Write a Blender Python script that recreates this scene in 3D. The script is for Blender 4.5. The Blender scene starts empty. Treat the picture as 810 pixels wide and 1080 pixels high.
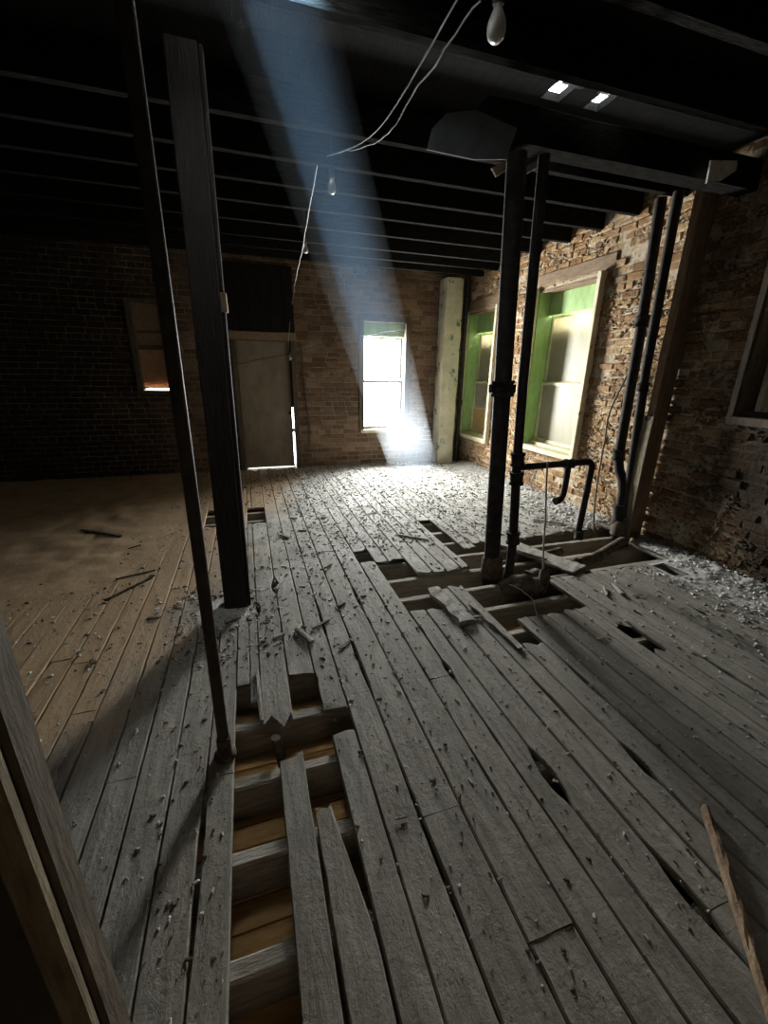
import bpy, math, random
from mathutils import Vector, Matrix, noise
random.seed(7)
S = bpy.context.scene
COL = S.collection
R = random.random
def U(a, b): return a + (b - a) * R()

# ------------------------------------------------------------------ materials
def nodes(name):
    m = bpy.data.materials.new(name); m.use_nodes = True
    nt = m.node_tree; nt.nodes.clear()
    out = nt.nodes.new('ShaderNodeOutputMaterial')
    b = nt.nodes.new('ShaderNodeBsdfPrincipled')
    nt.links.new(b.outputs[0], out.inputs[0])
    return m, nt, b, out
def N(nt, t, **kw):
    n = nt.nodes.new(t)
    for k, v in kw.items():
        if k.startswith('i_'):
            n.inputs[k[2:].replace('_', ' ')].default_value = v
        else: setattr(n, k, v)
    return n
def ramp(nt, src, stops):
    r = nt.nodes.new('ShaderNodeValToRGB')
    e = r.color_ramp.elements
    while len(e) < len(stops): e.new(0.5)
    for el, (p, c) in zip(e, stops):
        el.position = p; el.color = (*c, 1) if len(c) == 3 else c
    nt.links.new(src, r.inputs[0]); return r.outputs[0]
def coords(nt, scale=(1, 1, 1), kind='Object'):
    tc = nt.nodes.new('ShaderNodeTexCoord'); mp = nt.nodes.new('ShaderNodeMapping')
    mp.inputs['Scale'].default_value = scale
    nt.links.new(tc.outputs[kind], mp.inputs[0]); return mp.outputs[0]
def noise_tex(nt, vec, scale, detail=6, rough=.6, dist=0):
    n = nt.nodes.new('ShaderNodeTexNoise'); n.inputs['Scale'].default_value = scale
    n.inputs['Detail'].default_value = detail; n.inputs['Roughness'].default_value = rough
    n.inputs['Distortion'].default_value = dist
    nt.links.new(vec, n.inputs['Vector']); return n.outputs['Fac']
def mix(nt, fac, a, b, mode='MIX'):
    m = nt.nodes.new('ShaderNodeMix'); m.data_type = 'RGBA'; m.blend_type = mode
    for i, v in ((0, fac), (6, a), (7, b)):
        if hasattr(v, 'links') or hasattr(v, 'is_linked'): nt.links.new(v, m.inputs[i])
        else: m.inputs[i].default_value = v if i == 0 else ((*v, 1) if len(v) == 3 else v)
    return m.outputs[2]
def bump(nt, b, h, strength=.5, dist=.01):
    n = nt.nodes.new('ShaderNodeBump'); n.inputs['Strength'].default_value = strength
    n.inputs['Distance'].default_value = dist
    nt.links.new(h, n.inputs['Height']); nt.links.new(n.outputs[0], b.inputs['Normal'])
def math_(nt, op, a, b=0.5):
    m = nt.nodes.new('ShaderNodeMath'); m.operation = op
    for i, v in ((0, a), (1, b)):
        if hasattr(v, 'is_linked'): nt.links.new(v, m.inputs[i])
        else: m.inputs[i].default_value = v
    return m.outputs[0]

def simple(name, c1, c2, scale=12, rough=.8, metal=0, bs=.5, bd=.004, stretch=(1, 1, 1), spots=None, spec=.3, lo=.35, hi=.65):
    m, nt, b, o = nodes(name)
    v = coords(nt, stretch)
    n = noise_tex(nt, v, scale, 8, .65)
    col = ramp(nt, n, [(lo, c1), (hi, c2)])
    if spots:
        n2 = noise_tex(nt, coords(nt), spots[1], 6, .7)
        f = ramp(nt, n2, [(spots[2], (0, 0, 0)), (spots[2] + .06, (1, 1, 1))])
        col = mix(nt, f, col, spots[0])
    nt.links.new(col, b.inputs['Base Color'])
    b.inputs['Roughness'].default_value = rough; b.inputs['Metallic'].default_value = metal
    b.inputs['Specular IOR Level'].default_value = spec
    bump(nt, b, noise_tex(nt, v, scale * 2.5, 8, .7), bs, bd)
    return m

M = {}
def floor_mat():
    m, nt, b, o = nodes('floor_boards')
    g = noise_tex(nt, coords(nt, (9, .8, 8)), 3.0, 7, .6, .6)
    base = ramp(nt, g, [(.25, (.145, .13, .105)), (.5, (.225, .205, .17)), (.75, (.30, .28, .235))])
    at = nt.nodes.new('ShaderNodeAttribute'); at.attribute_name = 'shade'
    base = mix(nt, .45, base, at.outputs['Color'], 'MULTIPLY')
    # blotchy dust, with brightness toward the back window painted in
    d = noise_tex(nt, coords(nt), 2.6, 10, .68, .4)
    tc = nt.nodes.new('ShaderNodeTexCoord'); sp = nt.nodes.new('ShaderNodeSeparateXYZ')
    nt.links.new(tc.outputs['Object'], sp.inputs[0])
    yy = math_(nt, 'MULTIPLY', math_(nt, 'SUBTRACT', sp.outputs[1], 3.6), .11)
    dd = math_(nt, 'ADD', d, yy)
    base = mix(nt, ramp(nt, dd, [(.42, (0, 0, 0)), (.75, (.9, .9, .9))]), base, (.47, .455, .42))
    # fine grime speckle
    sp2 = noise_tex(nt, coords(nt), 38, 5, .75)
    base = mix(nt, ramp(nt, sp2, [(.33, (.75, .75, .75)), (.44, (0, 0, 0))]), base, (.10, .09, .075))
    sp3 = noise_tex(nt, coords(nt, (1.6, .8, 1)), 9, 9, .75, .6)
    base = mix(nt, ramp(nt, sp3, [(.36, (.5, .5, .5)), (.50, (0, 0, 0))]), base, (.13, .115, .09))
    # brown silt over the left side, lightened to stand for warm light there
    w = noise_tex(nt, coords(nt), 1.3, 8, .62, .5)
    lx = math_(nt, 'MULTIPLY', math_(nt, 'SUBTRACT', -.55, sp.outputs[0]), .55)
    ly = math_(nt, 'MULTIPLY', math_(nt, 'SUBTRACT', sp.outputs[1], 2.2), .18)
    s = math_(nt, 'ADD', math_(nt, 'ADD', w, lx), ly)
    base = mix(nt, ramp(nt, s, [(.45, (0, 0, 0)), (.72, (.95, .95, .95))]), base, mix(nt, g, (.29, .19, .10), (.42, .29, .17)))
    nt.links.new(base, b.inputs['Base Color'])
    b.inputs['Roughness'].default_value = .82; b.inputs['Specular IOR Level'].default_value = .25
    h = math_(nt, 'ADD', math_(nt, 'MULTIPLY', g, .35), math_(nt, 'ADD', math_(nt, 'ADD', math_(nt, 'MULTIPLY', sp2, .5), sp3), d))
    bump(nt, b, h, .75, .012)
    return m
M['floor'] = floor_mat()
def brick_mat(name, stops, soot, lime, limecol, limethr, sidedark=None):
    m, nt, b, o = nodes(name)
    at = nt.nodes.new('ShaderNodeAttribute'); at.attribute_name = 'shade'
    sp = nt.nodes.new('ShaderNodeSeparateColor'); nt.links.new(at.outputs['Color'], sp.inputs[0])
    c = ramp(nt, sp.outputs[0], stops)
    n = noise_tex(nt, coords(nt), 24, 8, .75)
    c = mix(nt, .6, c, ramp(nt, n, [(.3, (.35, .33, .3)), (.6, (1, 1, 1))]), 'MULTIPLY')
    n2 = noise_tex(nt, coords(nt), 5, 10, .75, .3)
    c = mix(nt, ramp(nt, n2, [(limethr, (0, 0, 0)), (limethr + .1, (lime,) * 3)]), c, limecol)
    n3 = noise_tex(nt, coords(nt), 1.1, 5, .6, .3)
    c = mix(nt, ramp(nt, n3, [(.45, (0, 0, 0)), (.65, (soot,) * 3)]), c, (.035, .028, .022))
    if sidedark:  # dark brown gradient along one axis
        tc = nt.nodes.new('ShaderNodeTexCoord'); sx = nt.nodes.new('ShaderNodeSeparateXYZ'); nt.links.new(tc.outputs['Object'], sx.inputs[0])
        ax, st, k_ = sidedark
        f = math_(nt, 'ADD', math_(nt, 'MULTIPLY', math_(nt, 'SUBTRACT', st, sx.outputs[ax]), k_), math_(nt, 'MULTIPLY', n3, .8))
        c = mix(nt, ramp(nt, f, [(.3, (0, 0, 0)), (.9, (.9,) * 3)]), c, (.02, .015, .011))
    nt.links.new(c, b.inputs['Base Color']); b.inputs['Roughness'].default_value = .92
    b.inputs['Specular IOR Level'].default_value = .15
    bump(nt, b, math_(nt, 'ADD', n, n2), 1, .03)
    return m
warm = [(0, (.23, .12, .055)), (.35, (.36, .195, .085)), (.7, (.48, .285, .14)), (1, (.58, .38, .20))]
dull = [(0, (.14, .080, .05)), (.4, (.205, .125, .078)), (.8, (.27, .175, .115)), (1, (.31, .21, .145))]
M['brick_warm'] = brick_mat('golden_brown_brick', warm, .25, .75, (.66, .52, .34), .52, (1, 2.9, .6))  # near end darkened: the stud's shadow painted into the brick
M['mortar_warm'] = brick_mat('crumbling_lime_mortar', [(0, (.42, .32, .20)), (.5, (.54, .43, .29)), (1, (.62, .51, .37))], .25, .6, (.68, .56, .40), .5, (1, 2.9, .6))  # same painted stud shadow carried into the mortar
M['brick_dull'] = brick_mat('dull_red_brick', dull, .5, .4, (.30, .26, .22), .60, (0, -.6, .4))  # brick gets darker toward the left end
M['mortar_dull'] = simple('grey_mortar', (.19, .155, .12), (.33, .28, .22), 14, .95, bs=1, bd=.015)
M['soot_wall'] = simple('sooty_masonry', (.02, .016, .012), (.05, .04, .03), 6, .95)
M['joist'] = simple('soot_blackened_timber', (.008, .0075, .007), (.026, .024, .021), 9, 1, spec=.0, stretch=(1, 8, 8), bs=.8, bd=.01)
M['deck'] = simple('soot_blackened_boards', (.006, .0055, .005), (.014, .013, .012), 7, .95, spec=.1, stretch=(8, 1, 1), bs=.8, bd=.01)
M['fjoist'] = simple('dusty_joist_timber', (.20, .17, .13), (.36, .33, .28), 8, .9, stretch=(1, 6, 6), bs=.9, bd=.012)
M['below'] = simple('orange_brown_boards', (.50, .27, .095), (.72, .43, .17), 5, .85, stretch=(1.5, 9, 1), bs=.5, bd=.006)
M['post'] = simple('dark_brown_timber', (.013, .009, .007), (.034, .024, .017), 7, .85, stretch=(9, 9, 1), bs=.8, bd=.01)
M['jamb'] = simple('weathered_bare_timber', (.13, .10, .06), (.28, .225, .145), 7, .85, stretch=(7, 7, 1), bs=1, bd=.012)
M['stud'] = simple('tan_timber', (.16, .10, .055), (.30, .205, .125), 6, .8, stretch=(9, 9, 1), bs=.7, bd=.008)
M['iron'] = simple('dark_cast_iron', (.018, .015, .013), (.05, .042, .036), 16, .8, 0, spec=.15, bs=.6, bd=.005, spots=((.10, .075, .055), 9, .62))
M['rust'] = simple('rusty_dusty_iron', (.05, .036, .026), (.15, .115, .085), 16, .9, 0, bs=1, bd=.012, spec=.12, spots=((.26, .235, .20), 10, .58))
M['polepaint'] = simple('chipped_pole_paint', (.035, .029, .024), (.075, .062, .05), 14, .65, .0, spec=.2, bs=.5, bd=.004, spots=((.30, .26, .20), 15, .66))
M['plaster'] = simple('peeling_cream_plaster', (.42, .40, .30), (.56, .53, .42), 5, .85, spots=((.10, .16, .09), 4, .57), bs=.7, bd=.012)
M['greenpaint'] = simple('green_paint', (.24, .37, .13), (.36, .50, .21), 4, .6, stretch=(3, 3, 1), bs=.3, bd=.004, spots=((.50, .46, .33), 6, .66))
M['cream'] = simple('cream_window_paint', (.50, .44, .29), (.66, .60, .42), 8, .7, spots=((.14, .11, .06), 7, .64), bs=.5, bd=.005)
M['darkwood'] = simple('dark_casing_timber', (.05, .037, .025), (.12, .09, .06), 8, .8, stretch=(6, 6, 1), bs=.7, bd=.008)
M['lintel'] = simple('rough_timber_lintel', (.17, .11, .065), (.30, .21, .13), 8, .85, stretch=(5, 1, 5), bs=.9, bd=.012)
M['doorpanel'] = simple('dusty_brown_door', (.17, .13, .09), (.25, .195, .14), 3, .75, stretch=(2, 2, 1), bs=.3, bd=.004)
M['osb'] = simple('strand_board', (.42, .24, .09), (.60, .39, .18), 28, .8, bs=.4, bd=.003)
M['chip'] = simple('pale_plaster_rubble', (.34, .33, .31), (.60, .59, .57), 30, .95, bs=.6, bd=.004)
M['chipdark'] = simple('dark_wood_debris', (.06, .045, .03), (.14, .11, .08), 20, .9)
M['plank'] = simple('grey_broken_timber', (.20, .18, .15), (.42, .39, .34), 7, .9, stretch=(14, 1.5, 8), bs=.9, bd=.01)
M['wire'] = simple('grey_wire', (.30, .29, .26), (.45, .44, .40), 30, .6)
M['wiredark'] = simple('black_wire', (.04, .035, .03), (.07, .06, .05), 30, .6)
M['brass'] = simple('lamp_socket', (.05, .045, .04), (.10, .09, .08), 30, .5, .6)
M['sheet'] = simple('grey_plaster_sheet', (.10, .11, .11), (.20, .21, .21), 5, .8)
def grime():
    m, nt, b, o = nodes('grimy_glass')
    n = noise_tex(nt, coords(nt, (1, 1, .5)), 4, 8, .65, .4)
    c = ramp(nt, n, [(.3, (.46, .41, .28)), (.7, (.66, .60, .45))])
    nt.links.new(c, b.inputs['Base Color']); b.inputs['Roughness'].default_value = .45
    tr = nt.nodes.new('ShaderNodeBsdfTranslucent'); nt.links.new(c, tr.inputs[0])
    ms = nt.nodes.new('ShaderNodeMixShader'); ms.inputs[0].default_value = .5
    nt.links.new(b.outputs[0], ms.inputs[1]); nt.links.new(tr.outputs[0], ms.inputs[2])
    nt.links.new(ms.outputs[0], o.inputs[0]); return m
M['grime'] = grime()
def paper():
    m, nt, b, o = nodes('sun_stained_paper')
    n = noise_tex(nt, coords(nt), 7, 8, .65, .4)
    c = ramp(nt, n, [(.3, (.50, .27, .13)), (.7, (.68, .46, .28))])
    nt.links.new(c, b.inputs['Base Color'])
    tr = nt.nodes.new('ShaderNodeBsdfTranslucent'); nt.links.new(c, tr.inputs[0])
    ms = nt.nodes.new('ShaderNodeMixShader'); ms.inputs[0].default_value = .5
    nt.links.new(b.outputs[0], ms.inputs[1]); nt.links.new(tr.outputs[0], ms.inputs[2])
    nt.links.new(ms.outputs[0], o.inputs[0]); return m
M['paper'] = paper()
def clear():
    m, nt, b, o = nodes('clear_window_glass')
    t = nt.nodes.new('ShaderNodeBsdfTransparent'); t.inputs[0].default_value = (.93, .96, .98, 1)
    g = nt.nodes.new('ShaderNodeBsdfGlossy'); g.inputs['Roughness'].default_value = .08
    ms = nt.nodes.new('ShaderNodeMixShader'); ms.inputs[0].default_value = .06
    nt.links.new(t.outputs[0], ms.inputs[1]); nt.links.new(g.outputs[0], ms.inputs[2])
    nt.links.new(ms.outputs[0], o.inputs[0]); return m
M['clear'] = clear()
def bulbglass():
    m, nt, b, o = nodes('dusty_bulb_glass')
    b.inputs['Base Color'].default_value = (.62, .58, .50, 1); b.inputs['Roughness'].default_value = .35
    b.inputs['Transmission Weight'].default_value = .35
    return m
M['bulb'] = bulbglass()

# ------------------------------------------------------------------ mesh helpers
class MB:
    def __init__(s): s.v = []; s.f = []; s.m = []; s.c = []; s.sm = []
    def add(s, vs, fs, mi=0, shade=1.0, smooth=False):
        o = len(s.v); s.v += [tuple(p) for p in vs]; s.c += [shade] * len(vs)
        for f in fs: s.f.append(tuple(o + i for i in f)); s.m.append(mi); s.sm.append(smooth)
    def box(s, a, b, mi=0, shade=1.0, bev=0.0, jit=0.0):
        x0, y0, z0 = a; x1, y1, z1 = b
        if bev <= 0:
            vs = [(x, y, z) for x in (x0, x1) for y in (y0, y1) for z in (z0, z1)]
            if jit: vs = [tuple(c + U(-jit, jit) for c in p) for p in vs]
            s.add(vs, [(0, 1, 3, 2), (4, 6, 7, 5), (0, 4, 5, 1), (2, 3, 7, 6), (0, 2, 6, 4), (1, 5, 7, 3)], mi, shade); return
        cx, cy, cz = [(p + q) / 2 for p, q in zip(a, b)]; h = [(q - p) / 2 for p, q in zip(a, b)]
        bev = min(bev, min(h) * .8); vs = []; idx = {}
        for sx in (-1, 1):
            for sy in (-1, 1):
                for sz in (-1, 1):
                    for ax in range(3):
                        p = [h[0] * sx, h[1] * sy, h[2] * sz]
                        for k in range(3):
                            if k != ax: p[k] -= bev * (sx, sy, sz)[k]
                        idx[(sx, sy, sz, ax)] = len(vs)
                        vs.append((cx + p[0] + U(-jit, jit), cy + p[1] + U(-jit, jit), cz + p[2] + U(-jit, jit)))
        fs = []
        for ax in range(3):
            o1, o2 = [k for k in range(3) if k != ax]
            for sg in (-1, 1):
                q = []
                for (p1, p2) in ((-1, -1), (1, -1), (1, 1), (-1, 1)):
                    k = [0, 0, 0]; k[ax] = sg; k[o1] = p1; k[o2] = p2; q.append(idx[(*k, ax)])
                if (sg > 0) != (ax == 1): fs.append(tuple(q))
                else: fs.append(tuple(reversed(q)))
        for ax in range(3):
            o1, o2 = [k for k in range(3) if k != ax]
            for p1 in (-1, 1):
                for p2 in (-1, 1):
                    q = []
                    for sg, face in ((-1, o1), (-1, o2), (1, o2), (1, o1)):
                        k = [0, 0, 0]; k[ax] = sg; k[o1] = p1; k[o2] = p2; q.append(idx[(*k, face)])
                    fs.append(tuple(q))
        for sx in (-1, 1):
            for sy in (-1, 1):
                for sz in (-1, 1): fs.append(tuple(idx[(sx, sy, sz, a_)] for a_ in range(3)))
        s.add(vs, fs, mi, shade)
    def tube(s, pts, r, n=12, mi=0, caps=True, smooth=True, shade=1.0):
        pts = [Vector(p) for p in pts]
        rs = r if isinstance(r, (list, tuple)) else [r] * len(pts)
        vs = []; ref = None
        for i, p in enumerate(pts):
            t = (pts[min(i + 1, len(pts) - 1)] - pts[max(i - 1, 0)]).normalized()
            if ref is None:
                ref = Vector((0, 0, 1)) if abs(t.z) < .9 else Vector((1, 0, 0))
            u = (ref - t * ref.dot(t)).normalized(); ref = u; w = t.cross(u)
            for k in range(n):
                a = 2 * math.pi * k / n
                vs.append(p + (u * math.cos(a) + w * math.sin(a)) * rs[i])
        fs = []
        for i in range(len(pts) - 1):
            for k in range(n):
                fs.append((i * n + k, i * n + (k + 1) % n, (i + 1) * n + (k + 1) % n, (i + 1) * n + k))
        s.add(vs, fs, mi, shade, smooth)
        if caps:
            s.add([vs[k] for k in range(n)], [tuple(reversed(range(n)))], mi, shade)
            s.add([vs[-n + k] for k in range(n)], [tuple(range(n))], mi, shade)
    def build(s, name, mats, parent=None, loc=None, remove=True):
        me = bpy.data.meshes.new(name); me.from_pydata(s.v, [], s.f)
        if not isinstance(mats, (list, tuple)): mats = [mats]
        for m in mats: me.materials.append(m)
        me.polygons.foreach_set('material_index', s.m); me.polygons.foreach_set('use_smooth', s.sm)
        at = me.color_attributes.new('shade', 'FLOAT_COLOR', 'POINT')
        buf = []
        for c in s.c: buf += [c, c, c, 1]
        at.data.foreach_set('color', buf)
        me.update(); me.validate()
        o = bpy.data.objects.new(name, me); COL.objects.link(o)
        if parent: o.parent = parent
        if loc: o.location = loc
        return o
def recalc(o):
    import bmesh
    bm = bmesh.new(); bm.from_mesh(o.data); bmesh.ops.recalc_face_normals(bm, faces=bm.faces[:]); bm.to_mesh(o.data); bm.free(); return o
def tag(o, label, cat, group=None, kind=None):
    o['label'] = label; o['category'] = cat
    if group: o['group'] = group
    if kind: o['kind'] = kind
    return o
def struct(o, label=None, cat=None):
    o['kind'] = 'structure'
    if label: o['label'] = label; o['category'] = cat
    return o
def empty(name, loc, label=None, cat=None, group=None):
    o = bpy.data.objects.new(name, None); COL.objects.link(o); o.location = loc; o.empty_display_size = .05
    if label: tag(o, label, cat, group)
    return o
def localize(mb, loc):
    mb.v = [(p[0] - loc[0], p[1] - loc[1], p[2] - loc[2]) for p in mb.v]; return mb
def part(mb, name, mat, parent):
    """mesh given in room coordinates, parented to an empty that sits at its own base"""
    return mb_build_local(mb, name, mat, parent)
def mb_build_local(mb, name, mat, parent):
    localize(mb, parent_world(parent)); return mb.build(name, mat, parent)
def parent_world(p):
    v = Vector((0, 0, 0)); q = p
    while q is not None: v = v + Vector(q.location); q = q.parent
    return v

XR = 3.72; YB = 7.05; ZC = 3.0; XL = -5.0; YF = -2.0; TH = .38

# ------------------------------------------------------------------ floor
edges = [-4.98]
while edges[-1] < -.70: edges.append(edges[-1] + U(.115, .135))
edges = [e for e in edges if e < -.72]
edges += [-.66, -.54, -.41, -.28, -.175, -.06, .085, .23, .345, .48, .64, .80, .935, 1.05, 1.20, 1.34, 1.46, 1.60, 1.68, 1.82,
          1.95, 2.06, 2.17, 2.28, 2.41, 2.53, 2.65, 2.77, 2.89, 3.01, 3.12, 3.20, 3.33, 3.45, 3.58, 3.71]
holes = [(.80, .935, 3.13, 3.42), (.935, 1.20, 2.84, 3.14), (.935, 1.95, 2.55, 2.84), (.935, 1.20, 2.29, 2.55),
         (1.68, 1.82, 3.21, 4.03), (1.68, 2.17, 2.80, 3.20), (1.95, 3.45, 2.44, 3.30), (1.46, 1.95, 2.27, 2.56),
         (1.46, 2.17, 2.01, 2.30), (1.46, 1.60, 1.76, 2.02), (2.17, 2.28, 1.50, 1.77), (3.20, 3.33, 2.17, 2.40),
         (-.54, .20, 4.38, 4.95), (3.33, 3.45, 2.62, 3.1), (3.45, 3.58, 2.9, 3.3), (1.95, 2.17, 2.3, 2.5)]
notches = [(.075, 2.95, .13, .035), (-.06, 2.64, .07, .04), (1.05, 1.0, .13, .035), (1.46, .93, .09, .022), (1.20, .52, .13, .02),
           (.48, 1.9, .3, .008), (.345, 2.4, .25, .006), (1.34, 1.35, .2, .006), (.64, 2.6, .2, .01), (-.28, 1.1, .35, .008),
           (.48, .9, .3, .006), (2.41, 1.2, .25, .012), (.93, 1.7, .08, .018), (2.89, 1.7, .12, .02), (1.6, 1.4, .15, .01)]
def board(mb, x0, x1, y0, y1, rag0, rag1, zt=0., th=.026, taper=None):
    n = max(2, int((y1 - y0) / .07)); sh = U(.75, 1.0); ph = U(0, 99); tilt = U(-.003, .003); wob = U(.0012, .003)
    a = .007; w = x1 - x0
    prof = 8
    vs = []
    fr = [0, 0, .04, .32, .68, .96, 1, 1]; fz = [-th, -.006, 0, .0, .0, 0, -.006, -th]
    j0 = [U(-rag0, rag0) for _ in fr]; j1 = [U(-rag1, rag1) for _ in fr]
    j0[0] = j0[1]; j0[7] = j0[6]; j1[0] = j1[1]; j1[7] = j1[6]
    for i in range(n + 1):
        t = i / n; y = y0 + (y1 - y0) * t
        l = x0 + .0022 + wob * noise.noise((y * 2.3, ph, 0)); r = x1 - .0022 + wob * noise.noise((y * 2.3, ph, 5))
        l += max(0, noise.noise((y * 9, ph, 2)) - .25) * .012; r -= max(0, noise.noise((y * 9, ph, 8)) - .25) * .012
        if taper: l, r = taper(y, l, r)
        for (ex, ny, nl, nw) in notches:
            d = abs(y - ny) / nl
            if d < 1:
                k = nw * (1 - d ** 2) * (.75 + .5 * abs(noise.noise((y * 14, ex, 3))))
                if abs(ex - x0) < .03: l += k
                if abs(ex - x1) < .03: r -= k
        z = zt + .0035 * noise.noise((y * 1.1, ph, 4))
        for q in range(prof):
            yy = y
            if i == 0: yy += j0[q]
            if i == n: yy += j1[q]
            vs.append((l + (r - l) * fr[q], yy, z + fz[q] + tilt * (fr[q] - .5) + (.0022 * noise.noise((q * 3.1, y * 3, ph)) if 1 < q < 6 else 0)))
    fs = []
    for i in range(n):
        for q in range(prof):
            q2 = (q + 1) % prof
            fs.append((i * prof + q, (i + 1) * prof + q, (i + 1) * prof + q2, i * prof + q2))
    fs.append(tuple(range(prof))); fs.append(tuple(n * prof + q for q in reversed(range(prof))))
    mb.add(vs, fs, 0, sh)
fl = MB()
def column(x0, x1):
    cx = (x0 + x1) / 2; iv = sorted((h[2], h[3]) for h in holes if h[0] - .01 < cx < h[1] + .01)
    mer = []
    for a, b in iv:
        if mer and a <= mer[-1][1] + .02: mer[-1][1] = max(mer[-1][1], b)
        else: mer.append([a, b])
    segs = []; cur = YF + .01; rg = 0.
    for a, b in mer: segs.append((cur, a, rg, .028)); cur = b; rg = .045
    segs.append((cur, YB - .002, rg, 0.))
    return segs
def emit(x0, x1, y0, y1, r0, r1):
    while y1 - y0 > 3.0:
        c = y0 + U(1.3, 2.6)
        board(fl, x0, x1, y0, c - .0015, r0, .0015); y0 = c + .0015; r0 = .0015
    board(fl, x0, x1, y0, y1, r0, r1)
for x0, x1 in zip(edges[:-1], edges[1:]):
    if x0 > -.2 and x1 < .35: continue
    for (a, b, r0, r1) in column(x0, x1): emit(x0, x1, a, b, r0, r1)
# the torn-out strip in the foreground
emit(-.175, -.108, 1.92, YB, .03, 0); emit(-.108, -.06, 1.77, 4.38, .03, .02); emit(-.108, -.06, 4.95, YB, .02, 0)
fl_hold = 0
emit(-.06, .085, 1.60, 4.38, .05, .02); emit(-.06, .085, 4.95, YB, .02, 0)
emit(.085, .225, 1.90, YB, .03, 0)
emit(.225, .345, 1.62, YB, .05, 0)
def tap_b2(y, l, r): return l, r - .055 * max(0, min(1, (y - .72) / .4))
board(fl, .0, .105, YF + .01, 1.395, 0, .03)
board(fl, .112, .232, YF + .01, 1.115, 0, .04, taper=tap_b2)
board(fl, .236, .345, YF + .01, 1.455, 0, .02)
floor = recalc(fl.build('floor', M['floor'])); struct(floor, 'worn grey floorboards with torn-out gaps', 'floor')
# nails / subfloor
b = MB(); b.box((XL, YF, -.26), (XR + .1, YB, -.215))
y = YF + .05
while y < YB:
    b.box((XL + .01, y, -.22), (XR - .01, y + .082, -.206 + U(0, .004)), 0, U(.8, 1), .002); y += .088
struct(b.build('ceiling_lower', M['below']), 'orange-brown boards seen down through the floor gaps', 'boarding')
nth = ['first', 'second', 'third', 'fourth', 'fifth', 'sixth', 'seventh', 'eighth', 'ninth', 'tenth', 'eleventh', 'twelfth', 'thirteenth', 'fourteenth', 'fifteenth', 'sixteenth', 'seventeenth', 'eighteenth']
def beam(x0, x1, y0, y1, z0, z1, amp, seg=.07):
    mb = MB(); n = int((x1 - x0) / seg); vs = []; ph = U(0, 99)
    for i in range(n + 1):
        x = x0 + (x1 - x0) * i / n
        d = [amp * noise.noise((x * 3, ph, k)) + .4 * amp * noise.noise((x * 13, ph, k)) for k in range(8)]
        vs += [(x, y0 + d[0], z0), (x, y1 + d[1], z0), (x, y1 + d[2], z1 - .008 + d[3]), (x, y1 - .008 + d[2], z1 + d[3]), (x, y0 + .008 + d[4], z1 + d[5]), (x, y0 + d[4], z1 - .008 + d[5])]
    fs = []
    for i in range(n):
        for q in range(6): fs.append((i * 6 + q, i * 6 + (q + 1) % 6, (i + 1) * 6 + (q + 1) % 6, (i + 1) * 6 + q))
    fs += [tuple(reversed(range(6))), tuple(n * 6 + q for q in range(6))]
    mb.add(vs, fs); return mb
k = 0
for i in range(-5, 14):
    yj = 1.65 + .29 * i
    if yj < .4 or yj > 5.1: continue
    j = recalc(beam(-1.2, XR + .05, yj - .028, yj + .028, -.20, -.031, .006).build('floor_joist', M['fjoist']))
    tag(j, 'dusty floor joist under the boards, %s counted from the camera' % nth[k], 'joist', 'joists under the floorboards'); k += 1

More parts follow.
